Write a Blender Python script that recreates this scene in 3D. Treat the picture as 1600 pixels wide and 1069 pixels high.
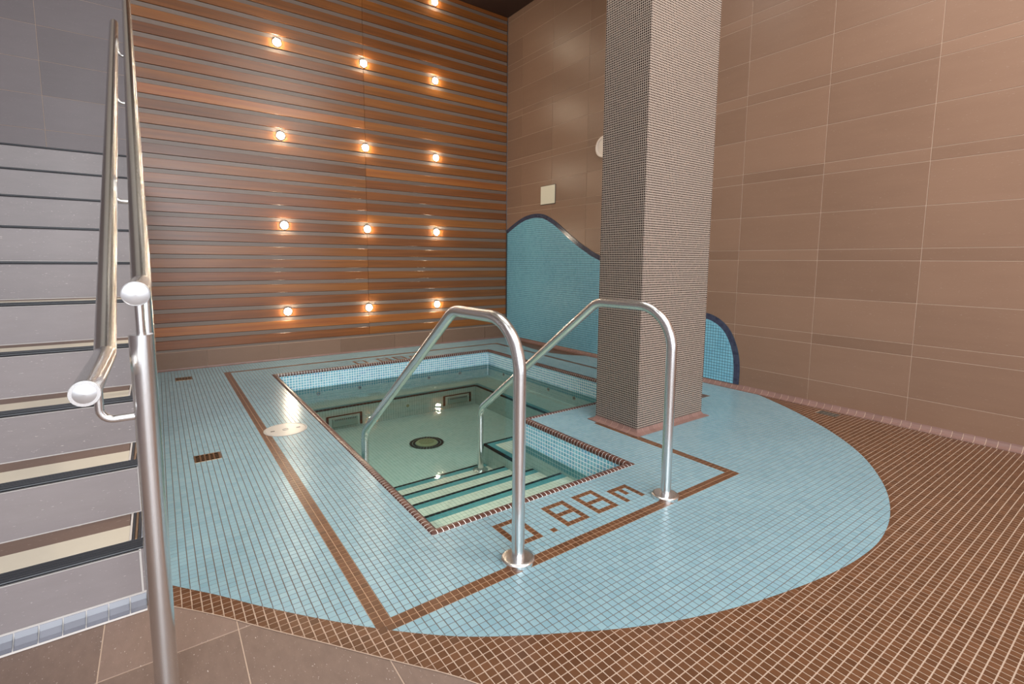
import bpy, math, random
import numpy as np
from mathutils import Matrix, Vector
random.seed(7); rng = np.random.default_rng(7)
for o in list(bpy.data.objects): bpy.data.objects.remove(o)
SC = bpy.context.scene; COL = SC.collection
S = 1.1                      # all coordinates below are in units of 1.1 m (eye height of the camera)
P = 0.0237                   # mosaic pitch

# ---------------------------------------------------------------- camera
yaw, pit, rol = math.radians(35.79), math.radians(6.162), math.radians(0.449)
fw = Vector((math.sin(yaw)*math.cos(pit), math.cos(yaw)*math.cos(pit), -math.sin(pit)))
r0 = Vector((math.cos(yaw), -math.sin(yaw), 0)); u0 = r0.cross(fw)
rr = math.cos(rol)*r0 + math.sin(rol)*u0; uu = -math.sin(rol)*r0 + math.cos(rol)*u0
cam = bpy.data.cameras.new('camera'); co = bpy.data.objects.new('camera', cam); COL.objects.link(co)
M = Matrix(((rr.x, uu.x, -fw.x, 0), (rr.y, uu.y, -fw.y, 0), (rr.z, uu.z, -fw.z, 1.0*S), (0, 0, 0, 1)))
co.matrix_world = M
cam.sensor_width = 36; cam.lens = 768.94/1600*36; cam.shift_y = -43.2/1600; cam.clip_start = 0.02
SC.camera = co
FPX = 768.94
def project(p):
    d = Vector(p) - Vector((0, 0, 1)); z = d.dot(fw)
    if z < .05: return None
    return 800 + FPX*d.dot(rr)/z, 491.3 - FPX*d.dot(uu)/z, z

# ---------------------------------------------------------------- world, lights, exposure
W = bpy.data.worlds.new('world'); SC.world = W; W.use_nodes = True
bg = W.node_tree.nodes['Background']; bg.inputs[0].default_value = (0.86, 0.92, 1.0, 1); bg.inputs[1].default_value = 1.7
SC.view_settings.view_transform = 'Standard'; SC.view_settings.look = 'None'
SC.view_settings.gamma = 1; SC.view_settings.exposure = 0.5; SC.view_settings.use_curve_mapping = False
def area(name, loc, target, sx, sy, power, col):
    l = bpy.data.lights.new(name, 'AREA'); l.shape = 'RECTANGLE'; l.size = sx*S; l.size_y = sy*S
    l.energy = power; l.color = col
    o = bpy.data.objects.new(name, l); COL.objects.link(o); o.location = Vector(loc)*S
    o.rotation_euler = (Vector(target)-Vector(loc)).to_track_quat('-Z', 'Y').to_euler(); return o
area('window_daylight', (-0.6, -2.8, 2.2), (1.6, 3, .6), 3.4, 2.4, 215, (0.90, 0.95, 1.0))
area('fill_light_pool', (1.7, 2.2, 3.9), (1.7, 2.2, 0), 1.6, 1.6, 34, (1.0, 0.93, 0.84))  # broad soft fill under the ceiling, added to even out the light
area('fill_light_near', (2.3, -0.4, 3.9), (2.6, .2, 0), 1.6, 1.2, 95, (1.0, 0.93, 0.85))  # added soft fill that lifts the near floor and right wall
sl_ = bpy.data.lights.new('deck_downlight', 'SPOT'); sl_.energy = 210; sl_.color = (1, .86, .68); sl_.spot_size = math.radians(42); sl_.spot_blend = 1; sl_.shadow_soft_size = .05
so_ = bpy.data.objects.new('deck_downlight', sl_); COL.objects.link(so_); so_.location = Vector((.70, 2.4, 3.95))*S; so_.rotation_euler = (0, 0, 0)
area('fill_light_stair', (-0.7, 1.2, 3.95), (-0.7, 1.6, 0), 1.5, 4.2, 34, (0.93, 0.95, 1.0))  # long soft panel added to put bright strips in the steel rails

# ---------------------------------------------------------------- materials
def srgb(r, g, b):
    f = lambda c: (c/255/12.92) if c/255 <= .04045 else ((c/255+.055)/1.055)**2.4
    return (f(r), f(g), f(b), 1)
def nodes(name):
    m = bpy.data.materials.new(name); m.use_nodes = True
    return m, m.node_tree, m.node_tree.nodes['Principled BSDF']
def ramp(nt, fac, cols):
    r = nt.nodes.new('ShaderNodeValToRGB'); e = r.color_ramp.elements
    while len(e) < len(cols): e.new(.5)
    for i, c in enumerate(cols): e[i].position = i/(len(cols)-1); e[i].color = c
    nt.links.new(fac, r.inputs[0]); return r.outputs[0]
def mixc(nt, f, a, b, mode='MIX'):
    n = nt.nodes.new('ShaderNodeMix'); n.data_type = 'RGBA'; n.blend_type = mode
    for s, v in ((n.inputs[0], f), (n.inputs[6], a), (n.inputs[7], b)):
        if hasattr(v, 'links') or isinstance(v, bpy.types.NodeSocket): nt.links.new(v, s)
        else: s.default_value = v
    return n.outputs[2]
def pos(nt):
    return nt.nodes.new('ShaderNodeNewGeometry').outputs['Position']
def noise(nt, vec, scale, detail=3, stretch=None, rough=.5):
    if stretch:
        mp = nt.nodes.new('ShaderNodeMapping'); mp.inputs['Scale'].default_value = stretch
        nt.links.new(vec, mp.inputs[0]); vec = mp.outputs[0]
    n = nt.nodes.new('ShaderNodeTexNoise'); n.inputs['Scale'].default_value = scale
    n.inputs['Detail'].default_value = detail; n.inputs['Roughness'].default_value = rough
    nt.links.new(vec, n.inputs['Vector']); return n.outputs[0]
def bump(nt, b, h, strength, dist=.002):
    n = nt.nodes.new('ShaderNodeBump'); n.inputs['Strength'].default_value = strength; n.inputs['Distance'].default_value = dist
    nt.links.new(h, n.inputs['Height']); nt.links.new(n.outputs[0], b.inputs['Normal'])
def simple(name, c, rough=.5, metal=0, spec=.5):
    m, nt, b = nodes(name); b.inputs['Base Color'].default_value = c
    b.inputs['Roughness'].default_value = rough; b.inputs['Metallic'].default_value = metal
    b.inputs['Specular IOR Level'].default_value = spec; return m
def tilemat(name, cols, pitch, rough=.35, phase=(.4556, 1.2155, -.011), big=.12, spec=.5, tilt=0):
    """each mosaic piece gets its own tone (white noise of its cell index)"""
    m, nt, b = nodes(name); p = pos(nt)
    mp = nt.nodes.new('ShaderNodeMapping'); mp.vector_type = 'POINT'
    k = 1/(pitch*S); mp.inputs['Scale'].default_value = (k, k, k)
    mp.inputs['Location'].default_value = tuple(-a/pitch + 1e-3 for a in phase)
    nt.links.new(p, mp.inputs[0])
    fl = nt.nodes.new('ShaderNodeVectorMath'); fl.operation = 'FLOOR'; nt.links.new(mp.outputs[0], fl.inputs[0])
    wn = nt.nodes.new('ShaderNodeTexWhiteNoise'); nt.links.new(fl.outputs[0], wn.inputs[0])
    c = ramp(nt, wn.outputs[0], cols)
    if tilt:      # every piece is set at its own very slight angle
        gn = nt.nodes.new('ShaderNodeNewGeometry')
        def vm(op, a, b_2):
            v = nt.nodes.new('ShaderNodeVectorMath'); v.operation = op
            for s_, q in ((0, a), (1, b_2)):
                if q is None: continue
                if isinstance(q, tuple): v.inputs[s_].default_value = q
                else: nt.links.new(q, v.inputs[s_])
            return v.outputs[0]
        d_ = vm('MULTIPLY', vm('SUBTRACT', wn.outputs[1], (.5, .5, .5)), (tilt,)*3)
        nt.links.new(vm('NORMALIZE', vm('ADD', gn.outputs['Normal'], d_), None), b.inputs['Normal'])
    n = noise(nt, p, 2.2, 3); c2 = mixc(nt, big, c, ramp(nt, n, [(.0, .0, .0, 1), (1, 1, 1, 1)]), 'OVERLAY')
    nt.links.new(c2, b.inputs['Base Color']); b.inputs['Roughness'].default_value = rough
    b.inputs['Specular IOR Level'].default_value = spec
    return m
def stone(name, c1, c2, stretch, rough=.45, scale=5, spots=.15, spec=.5, objrand=True):
    m, nt, b = nodes(name); p = pos(nt)
    n1 = noise(nt, p, scale, 6, stretch, .65); n2 = noise(nt, p, 1.1, 3)
    c = ramp(nt, n1, [c1, c2]); dark = tuple(x*.72 for x in c1[:3]) + (1,)
    c = mixc(nt, .45, c, ramp(nt, n2, [dark, c2]))
    if objrand:
        oi = nt.nodes.new('ShaderNodeObjectInfo')
        c = mixc(nt, .22, c, ramp(nt, oi.outputs['Random'], [dark, tuple(min(1, x*1.1) for x in c2[:3])+(1,)]))
    n3 = noise(nt, p, 130, 2, stretch); sp = nt.nodes.new('ShaderNodeMapRange')
    sp.inputs[1].default_value = .68; sp.inputs[2].default_value = .80; sp.inputs[4].default_value = spots
    nt.links.new(n3, sp.inputs[0]); c = mixc(nt, sp.outputs[0], c, (.75, .68, .62, 1))
    nt.links.new(c, b.inputs['Base Color']); b.inputs['Roughness'].default_value = rough
    b.inputs['Specular IOR Level'].default_value = spec
    bump(nt, b, n1, .25, .002); return m
def woodmat(name):
    m, nt, b = nodes(name); p = pos(nt)
    oi = nt.nodes.new('ShaderNodeObjectInfo')
    sh = nt.nodes.new('ShaderNodeVectorMath'); sh.operation = 'ADD'
    mu = nt.nodes.new('ShaderNodeMath'); mu.operation = 'MULTIPLY'; mu.inputs[1].default_value = 31
    nt.links.new(oi.outputs['Random'], mu.inputs[0]); nt.links.new(p, sh.inputs[0]); nt.links.new(mu.outputs[0], sh.inputs[1])
    base = ramp(nt, oi.outputs['Random'], [srgb(130, 84, 42), srgb(184, 128, 64), srgb(146, 94, 48), srgb(200, 146, 78), srgb(160, 104, 56), srgb(174, 114, 56)])
    g = noise(nt, sh.outputs[0], 9, 8, (.10, 1, 2.6), .62); g2 = noise(nt, sh.outputs[0], 60, 3, (.03, 1, 1), .5)
    c = mixc(nt, .9, base, ramp(nt, g, [srgb(60, 34, 18), srgb(112, 84, 56), srgb(160, 134, 98), srgb(228, 196, 140)]), 'OVERLAY')
    c = mixc(nt, .16, c, ramp(nt, g2, [srgb(110, 64, 36), srgb(200, 140, 88)]))
    nt.links.new(c, b.inputs['Base Color']); b.inputs['Roughness'].default_value = .33
    b.inputs['Coat Weight'].default_value = .25; b.inputs['Coat Roughness'].default_value = .25
    bump(nt, b, g2, .12, .001); return m
def steel(name, rough=.25, col=(.80, .80, .80, 1)):
    m, nt, b = nodes(name); p = pos(nt)
    n = noise(nt, p, 400, 2, (1, 1, .15)); 
    mr = nt.nodes.new('ShaderNodeMapRange'); mr.inputs[3].default_value = rough-.02; mr.inputs[4].default_value = rough+.03
    nt.links.new(n, mr.inputs[0]); nt.links.new(mr.outputs[0], b.inputs['Roughness'])
    b.inputs['Base Color'].default_value = col; b.inputs['Metallic'].default_value = 1
    return m
B_ = lambda *a: srgb(*a)
m_blue = tilemat('blue_mosaic', [B_(119,152,163), B_(126,158,168), B_(131,161,170), B_(123,155,167)], P, .25, spec=.5)
m_brown = tilemat('brown_mosaic', [B_(82,52,33), B_(92,60,39), B_(99,65,43), B_(87,56,36)], P, .30, spec=.4)
m_bgrout = stone('deck_grout', B_(72,60,54), B_(112,98,88), None, .7, 30, 0, objrand=False)
m_bandg = stone('band_grout', B_(150,122,98), B_(186,156,130), None, .7, 30, 0, objrand=False)
m_lgrout = stone('brown_floor_grout', B_(160,136,118), B_(190,168,150), None, .7, 30, 0, objrand=False)
m_white = simple('white_grout', B_(190, 184, 180), .6)
m_coping = tilemat('coping_tile', [B_(70,44,38), B_(88,56,46), B_(78,50,44)], P, .28)
m_slate = stone('slate_floor_tile', B_(86,70,61), B_(142,119,107), (2, .8, 1), .5, 22, .8)
m_wallt = stone('brown_wall_tile', B_(124,95,77), B_(148,117,97), (1, .35, 2.4), .36, 7, .25, spec=.45)
m_stair = stone('grey_stair_tile', B_(120,112,112), B_(150,141,141), (.5, 1, 2), .45, 14, .6)
m_grey = stone('grey_wall_tile', B_(112,102,104), B_(136,126,128), (.5, 1, 2), .45, 8, .25)
m_wgrout = simple('wall_grout', B_(196, 172, 152), .7)
m_backing = simple('wall_backing', B_(46, 34, 28), .7)
m_wood = woodmat('cedar_board')
m_batten = stone('recessed_batten', B_(112,94,82), B_(142,124,112), (.1, 1, 3), .35, 10, 0)
m_ceil = simple('dark_ceiling', B_(52, 30, 22), .6)
m_steel = steel('brushed_steel'); m_cap = steel('satin_steel', .42, (.66, .66, .67, 1))
m_colt = tilemat('column_mosaic', [B_(34,24,22), B_(52,38,33), B_(44,32,30), B_(74,54,46)], .0133, .14, (2.222, 1.828, 0), tilt=.16)
m_colg = simple('column_grout', B_(176, 160, 146), .65)
m_cyan = tilemat('pool_wall_mosaic', [B_(110,172,192), B_(142,200,216), B_(126,188,206), B_(118,172,202)], P, .16, (.4556+.6*P, 1.2155+.4*P, -.018))
m_cgrout = simple('pool_white_grout', B_(236, 242, 242), .5)
m_teal = tilemat('teal_mosaic', [B_(76,142,152), B_(90,156,164), B_(82,148,160)], P, .3)
m_pale = tilemat('pale_pool_mosaic', [B_(186,206,200), B_(196,212,206), B_(180,202,196)], P, .35, big=.05)
m_pgrout = simple('pale_pool_grout', B_(140, 166, 158), .6)
m_cream = tilemat('cream_step_mosaic', [B_(222,218,206), B_(228,224,212), B_(214,210,198)], P, .35, big=.05)
m_black = simple('black_trim_tile', B_(14, 18, 26), .5, spec=.2)
m_navy = tilemat('navy_border_mosaic', [B_(52,54,74), B_(70,72,92), B_(60,60,80)], P, .2)
m_wave = tilemat('blue_wall_mosaic', [B_(112,172,194), B_(126,184,204), B_(120,180,200)], P, .45, (0, 0, .036), spec=.3)
m_wvgrout = simple('blue_wall_grout', B_(48, 66, 74), .6)
m_cove = stone('mauve_cove_tile', B_(122,92,84), B_(142,112,104), None, .35, 12, 0)
m_scove = stone('pale_grey_cove_tile', B_(100,102,112), B_(122,124,134), None, .3, 12, 0)
m_nose = simple('black_rubber_nosing', B_(30, 32, 38), .28)
m_metal = steel('nosing_trim', .35, (.34, .37, .43, 1))
m_cream2 = stone('pale_tread_strip', B_(196,186,168), B_(214,206,190), (1, 1, 1), .5, 14, 0)
m_dtread = stone('brown_tread_tile', B_(96,76,66), B_(122,100,88), (.4, 2, 1), .5, 9, .4)
m_brass = steel('bronze_grate', .35, (.42, .27, .16, 1)); m_hole = simple('drain_hole', B_(16, 12, 10), .6)
m_greygr = steel('grey_grate', .45, (.42, .42, .38, 1))
m_plastic = simple('cream_plastic', B_(220, 214, 196), .4)
m_lid = stone('skimmer_lid_plastic', B_(172,168,162), B_(190,186,180), None, .3, 20, 0)
m_clockf = simple('clock_face', B_(240, 236, 230), .3); m_clockr = simple('clock_rim', B_(226, 212, 200), .3)
m_lamp, nt_, b_ = nodes('lamp_lens'); b_.inputs['Emission Color'].default_value = (1, .86, .64, 1); b_.inputs['Emission Strength'].default_value = 160
b_.inputs['Base Color'].default_value = (1, 1, 1, 1)
m_ring = steel('lamp_ring', .2, (.9, .86, .8, 1))
# water
m_water = bpy.data.materials.new('pool_water'); m_water.use_nodes = True; nt = m_water.node_tree
nt.nodes.remove(nt.nodes['Principled BSDF']); out = nt.nodes['Material Output']
tr = nt.nodes.new('ShaderNodeBsdfTransparent'); tr.inputs[0].default_value = (.80, .93, .92, 1)
gl = nt.nodes.new('ShaderNodeBsdfGlossy'); gl.inputs['Roughness'].default_value = .02
fr = nt.nodes.new('ShaderNodeFresnel'); fr.inputs[0].default_value = 1.33
nn = noise(nt, pos(nt), 7, 2); bp = nt.nodes.new('ShaderNodeBump'); bp.inputs['Strength'].default_value = .10; bp.inputs['Distance'].default_value = .02
nt.links.new(nn, bp.inputs['Height']); nt.links.new(bp.outputs[0], gl.inputs['Normal']); nt.links.new(bp.outputs[0], fr.inputs['Normal'])
mx = nt.nodes.new('ShaderNodeMixShader'); nt.links.new(fr.outputs[0], mx.inputs[0]); nt.links.new(tr.outputs[0], mx.inputs[1]); nt.links.new(gl.outputs[0], mx.inputs[2])
nt.links.new(mx.outputs[0], out.inputs[0])

# ---------------------------------------------------------------- object helpers
def link(name, me, parent=None, label=None, cat=None, group=None, kind=None, loc=None):
    o = bpy.data.objects.new(name, me); COL.objects.link(o)
    if loc is not None: o.location = Vector(loc)*S
    if parent is not None: o.parent = parent
    if label: o['label'] = label
    if cat: o['category'] = cat
    if group: o['group'] = group
    if kind: o['kind'] = kind
    return o
def empty(name, loc, label, cat, group=None, kind=None):
    o = link(name, None, None, label, cat, group, kind, loc); o.empty_display_size = .1; return o
class MB:
    """collects polygons, coordinates in scene units; org = origin of the mesh"""
    def __init__(s, org=(0, 0, 0)): s.v = []; s.f = []; s.org = Vector(org)
    def poly(s, pts):
        n = len(s.v); s.v += [tuple((Vector(p)-s.org)*S) for p in pts]; s.f.append(tuple(range(n, n+len(pts))))
    def raw(s, pts, faces):
        n = len(s.v); s.v += [tuple((Vector(p)-s.org)*S) for p in pts]; s.f += [tuple(i+n for i in f) for f in faces]
    def box(s, a, b, bev=0):
        x0, y0, z0 = a; x1, y1, z1 = b
        if not bev:
            s.raw([(x0,y0,z0),(x1,y0,z0),(x1,y1,z0),(x0,y1,z0),(x0,y0,z1),(x1,y0,z1),(x1,y1,z1),(x0,y1,z1)],
                  [(0,3,2,1),(4,5,6,7),(0,1,5,4),(1,2,6,5),(2,3,7,6),(3,0,4,7)]); return s
        e = bev; pts = []; idx = {}
        for i, X in enumerate(((x0, x1))):
            for j, Y in enumerate((y0, y1)):
                for k, Z in enumerate((z0, z1)):
                    sx, sy, sz = (1, -1)[i], (1, -1)[j], (1, -1)[k]
                    idx[i, j, k] = len(pts); pts += [(X, Y+sy*e, Z+sz*e), (X+sx*e, Y, Z+sz*e), (X+sx*e, Y+sy*e, Z)]
        F = []
        q = lambda i, j, k, a: idx[i, j, k]+a
        F += [(q(0,0,0,0), q(0,0,1,0), q(0,1,1,0), q(0,1,0,0)), (q(1,0,0,0), q(1,1,0,0), q(1,1,1,0), q(1,0,1,0))]
        F += [(q(0,0,0,1), q(1,0,0,1), q(1,0,1,1), q(0,0,1,1)), (q(0,1,0,1), q(0,1,1,1), q(1,1,1,1), q(1,1,0,1))]
        F += [(q(0,0,0,2), q(0,1,0,2), q(1,1,0,2), q(1,0,0,2)), (q(0,0,1,2), q(1,0,1,2), q(1,1,1,2), q(0,1,1,2))]
        for j in (0, 1):
            for k in (0, 1): F.append((q(0,j,k,1), q(1,j,k,1), q(1,j,k,2), q(0,j,k,2)))
        for i in (0, 1):
            for k in (0, 1): F.append((q(i,0,k,0), q(i,1,k,0), q(i,1,k,2), q(i,0,k,2)))
        for i in (0, 1):
            for j in (0, 1): F.append((q(i,j,0,0), q(i,j,1,0), q(i,j,1,1), q(i,j,0,1)))
        for i in (0, 1):
            for j in (0, 1):
                for k in (0, 1): F.append((q(i,j,k,0), q(i,j,k,1), q(i,j,k,2)))
        s.raw(pts, F); return s
    def tube(s, path, r, seg=16, caps=True):
        P_ = [Vector(p) for p in path]; n = len(P_); prev = None; rings = []
        for i, p in enumerate(P_):
            t = (P_[min(i+1, n-1)]-P_[max(i-1, 0)]).normalized()
            a = prev if prev is not None else (Vector((1, 0, 0)) if abs(t.x) < .9 else Vector((0, 1, 0)))
            a = (a - t*a.dot(t)).normalized(); prev = a; b = t.cross(a)
            rad = r[i] if isinstance(r, (list, tuple)) else r
            rings.append([p + (a*math.cos(2*math.pi*k/seg)+b*math.sin(2*math.pi*k/seg))*rad for k in range(seg)])
        pts = [q for R in rings for q in R]; F = []
        for i in range(n-1):
            for k in range(seg):
                k2 = (k+1) % seg; F.append((i*seg+k, i*seg+k2, (i+1)*seg+k2, (i+1)*seg+k))
        if caps: F += [tuple(range(seg-1, -1, -1)), tuple((n-1)*seg+k for k in range(seg))]
        s.raw(pts, F); return s
    def lathe(s, c, prof, axis=(0, 0, 1), seg=32):
        c = Vector(c); ax = Vector(axis).normalized(); a = Vector((1, 0, 0)) if abs(ax.x) < .9 else Vector((0, 0, 1))
        a = (a-ax*a.dot(ax)).normalized(); b = ax.cross(a); pts = []; F = []
        for (r, h) in prof:
            pts += [c + ax*h + (a*math.cos(2*math.pi*k/seg)+b*math.sin(2*math.pi*k/seg))*r for k in range(seg)]
        for i in range(len(prof)-1):
            for k in range(seg):
                k2 = (k+1) % seg; F.append((i*seg+k, i*seg+k2, (i+1)*seg+k2, (i+1)*seg+k))
        if prof[-1][0] > 0: F.append(tuple((len(prof)-1)*seg+k for k in range(seg)))
        if prof[0][0] > 0: F.append(tuple(range(seg-1, -1, -1)))
        s.raw(pts, F); return s
    def mesh(s, name, mat, smooth=False):
        me = bpy.data.meshes.new(name); me.from_pydata(s.v, [], s.f); me.materials.append(mat)
        if smooth:
            me.shade_smooth()
            try: me.set_sharp_from_angle(angle=math.radians(40))
            except Exception: pass
        me.validate(); me.update(); return me
    def obj(s, name, mat, parent=None, smooth=False, **kw):
        loc = s.org
        if parent is not None: loc = s.org - Vector(parent.location)/S
        return link(name, s.mesh(name, mat, smooth), parent, loc=loc, **kw)
def np_mesh(name, verts, quads, mat):
    me = bpy.data.meshes.new(name); nv = len(verts); nf = len(quads)
    me.vertices.add(nv); me.vertices.foreach_set('co', np.asarray(verts, np.float32).ravel())
    me.loops.add(nf*4); me.loops.foreach_set('vertex_index', np.asarray(quads, np.int32).ravel())
    me.polygons.add(nf); me.polygons.foreach_set('loop_start', np.arange(0, nf*4, 4, dtype=np.int32))
    me.polygons.foreach_set('use_smooth', np.zeros(nf, bool)); me.update(calc_edges=True); me.materials.append(mat); return me
def tiles_mesh(name, cen, u, v, n, hu, hv, mat, bev=.0006, depth=.0020):
    cen = np.asarray(cen, float); u = np.array(u, float); v = np.array(v, float); n = np.array(n, float)
    if np.dot(np.cross(u, v), n) < 0: u = -u
    hu = np.broadcast_to(hu, len(cen)); hv = np.broadcast_to(hv, len(cen))
    T = []
    for (sx, sy) in ((-1, -1), (1, -1), (1, 1), (-1, 1)):
        T.append(cen + np.outer((hu-bev)*sx, u) + np.outer((hv-bev)*sy, v))
    for (sx, sy) in ((-1, -1), (1, -1), (1, 1), (-1, 1)):
        T.append(cen + np.outer(hu*sx, u) + np.outer(hv*sy, v) - n*depth)
    V = np.stack(T, 1).reshape(-1, 3)*S
    q = np.array([(0, 1, 2, 3), (4, 5, 1, 0), (5, 6, 2, 1), (6, 7, 3, 2), (7, 4, 0, 3)])
    F = (np.arange(len(cen))[:, None, None]*8 + q[None]).reshape(-1, 4)
    return np_mesh(name, V, F, mat)
def stuff_tiles(name, cen, u, v, n, hu, hv, mat, parent, **kw):
    if len(cen) == 0: return None
    me = tiles_mesh(name, cen, u, v, n, hu, hv, mat, **kw)
    pl = Vector((0, 0, 0)) if parent is None else Vector(parent.location)/S
    return link(name, me, parent, kind='stuff', loc=-pl)
# polygon helpers
def inside(poly, x, y):
    r = False; j = len(poly)-1
    for i in range(len(poly)):
        xi, yi = poly[i]; xj, yj = poly[j]
        if (yi > y) != (yj > y) and x < (xj-xi)*(y-yi)/(yj-yi)+xi: r = not r
        j = i
    return r
def inside_np(poly, X, Y):
    r = np.zeros(X.shape, bool); j = len(poly)-1
    for i in range(len(poly)):
        xi, yi = poly[i]; xj, yj = poly[j]
        if yi != yj:
            r ^= ((yi > Y) != (yj > Y)) & (X < (xj-xi)*(Y-yi)/(yj-yi)+xi)
        j = i
    return r
def smooth_curve(pts, n=6):
    out = []
    for i in range(len(pts)-1):
        p0 = pts[max(i-1, 0)]; p1 = pts[i]; p2 = pts[i+1]; p3 = pts[min(i+2, len(pts)-1)]
        for k in range(n):
            t = k/n
            out.append(tuple(.5*((2*b)+(-a+c)*t+(2*a-5*b+4*c-d)*t*t+(-a+3*b-3*c+d)*t**3) for a, b, c, d in zip(p0, p1, p2, p3)))
    out.append(pts[-1]); return out
def clip(poly, a, b, keep_left):
    out = []; ax, ay = a; bx, by = b
    sd = lambda p: ((bx-ax)*(p[1]-ay)-(by-ay)*(p[0]-ax))*(1 if keep_left else -1)
    for i in range(len(poly)):
        p, q = poly[i], poly[(i+1) % len(poly)]; sp, sq = sd(p), sd(q)
        if sp >= 0: out.append(p)
        if (sp >= 0) != (sq >= 0):
            t = sp/(sp-sq); out.append((p[0]+(q[0]-p[0])*t, p[1]+(q[1]-p[1])*t))
    return out
def near_seg(poly, x, y):
    best = 1e9; bs = None
    for i in range(len(poly)):
        (ax, ay), (bx, by) = poly[i], poly[(i+1) % len(poly)]
        dx, dy = bx-ax, by-ay; L = dx*dx+dy*dy
        if L == 0: continue
        t = max(0, min(1, ((x-ax)*dx+(y-ay)*dy)/L)); d = (ax+t*dx-x)**2+(ay+t*dy-y)**2
        if d < best: best = d; bs = ((ax, ay), (bx, by))
    return bs

# ---------------------------------------------------------------- room shell
XR, YB, ZC = 3.715, 5.285, 4.0
X0, Y0 = .4556, 1.2155                       # phase of the mosaic grid
gx = lambda i: X0+P*i
gy = lambda j: Y0+P*j
SX = -.075                                   # pool side of the staircase
wall_right = MB().box((XR+.0022, -3.2, -.02), (XR+.15, YB+.2, ZC)).obj('wall_right', m_wgrout, kind='structure')
wall_back = MB().box((-1.9, YB+.034, -.02), (XR+.15, YB+.2, ZC)).obj('wall_back', m_backing, kind='structure')
wall_left = MB().box((-1.9, -3.2, -.02), (-1.75, YB+.2, ZC)).obj('wall_left', m_grey, kind='structure')
ceiling = MB().box((SX, .6, ZC), (XR+.15, YB+.2, ZC+.1)).obj('ceiling', m_ceil, kind='structure')
MB((0, 0, ZC)).box((-1.9, -3.2, ZC), (XR+.15, .6, ZC+.1)).box((-1.9, .6, ZC), (SX, YB+.2, ZC+.1)).obj('fill_ceiling', simple('fill_ceiling_white', B_(226, 222, 214), .8), ceiling)  # unseen ceiling made white to add fill and brighten reflections in the steel
# glazed front far behind the viewpoint
win = MB().box((-1.75, -3.2, 0), (XR, -3.1, .25)).box((-1.75, -3.2, 3.5), (XR, -3.1, ZC)).obj('window_1', m_grey, kind='structure')
for i in range(6):
    x = -1.75+i*1.083
    MB((x, -3.15, .25)).box((x-.035, -3.2, .25), (x+.035, -3.1, 3.5)).obj('reflection_bar', m_ceil, win)  # dark bars added out of view, for streaks in the steel reflections

# large tiles of the right wall (rows: tall, narrow strip, tall)
zl = [.0]; k = -1
while zl[-1] < 3.9:
    k += 1; s = .1835+.5815*k
    zl += [s, s+.2565, s+.331]
zl = sorted(z for z in zl if z < ZC-.02) + [ZC]
ys = [.975+.5713*i for i in range(-7, 8)] + [YB+.03]
g = .0016; cache = {}
for a, b in zip(zl[:-1], zl[1:]):
    for c, d in zip(ys[:-1], ys[1:]):
        if b-a < .01 or d < -2.9: continue
        key = (round(b-a, 4), round(d-c, 4))
        if key not in cache:
            cache[key] = MB().box((0, g, g), (.006, d-c-g, b-a-g), .0006).mesh('wall_tile', m_wallt)
        link('tile', cache[key], wall_right, loc=(XR, c, a))
# cove tiles at the foot of the right wall
def cove_mesh(L, h=.038, w=.036, mat=m_cove, gap=.0013):
    m = MB(); prof = [(0, 0), (0, .004), (w*.35, .007), (w*.72, h*.38), (w*.93, h*.75), (w, h), (w+.004, h), (w+.004, 0)]
    pts = []; n = len(prof)
    for y in (gap, L-gap): pts += [(p[0]-w, y, p[1]) for p in prof]
    F = [(i, i+1, n+i+1, n+i) for i in range(n-1)] + [tuple(range(n-1, -1, -1)), tuple(range(n, 2*n))]
    m.raw(pts, F); return m.mesh('cove_tile', mat)
cv = cove_mesh(.0485)
link('cove_grout', cove_mesh(YB+1.2, mat=m_wgrout), wall_right, loc=(XR+.0009, -1.2, -.0009))
for i in range(133):
    y = .9933+.0485*(i-45)
    if y+.0485 < YB: link('cove_tile', cv, wall_right, loc=(XR, y, 0))

# back wall: base tiles, boards and battens
SEAM = 1.873
xb = [SX-.0, .2, .771, 1.342, 1.913, 2.484, 3.055, 3.626, XR]
BASEX = [-.075, .336, .9445, 1.553, 2.1615, 2.770, 3.3785, XR]
MB().box((SX, YB+.004, 0), (XR, YB+.034, .166)).obj('base_grout', m_wgrout, wall_back)
for a, b in zip(BASEX[:-1], BASEX[1:]):
    MB((a, YB, .0)).box((a+g, YB-.004, .002), (b-g, YB+.02, .163), .0008).obj('tile', m_wallt, wall_back)
cvb = cove_mesh(.0485, .016, .014)
for i in range(78):
    o = link('cove_tile', cvb, wall_back, loc=(SX+.0485*i, YB-.004, 0)); o.rotation_euler = (0, 0, math.pi/2)
    o.scale.y = -1
zlines = [.1895+.12155*i for i in range(32)]
def board(x0, x1, z0, z1, y0, y1, name, mat, bev):
    MB((x0, y0, z0)).box((x0+.0008, y0, z0), (x1-.0008, y1, min(z1, ZC-.001)), bev).obj(name, mat, wall_back)
for zi in zlines:
    if zi+.02 > ZC: break
    for a, b in ((SX, SEAM), (SEAM, XR-.006)):
        board(a, b, zi, zi+.081, YB, YB+.03, 'board', m_wood, .0018)
        if zi-.041 > .166-.02: board(a, b, max(zi-.0405, .1665), zi-.0022, YB+.007, YB+.03, 'batten', m_batten, .001)
MB((XR-.006, YB, .165)).box((XR-.006, YB-.003, .165), (XR, YB+.03, ZC)).obj('edge_trim', m_metal, wall_back)
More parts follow.
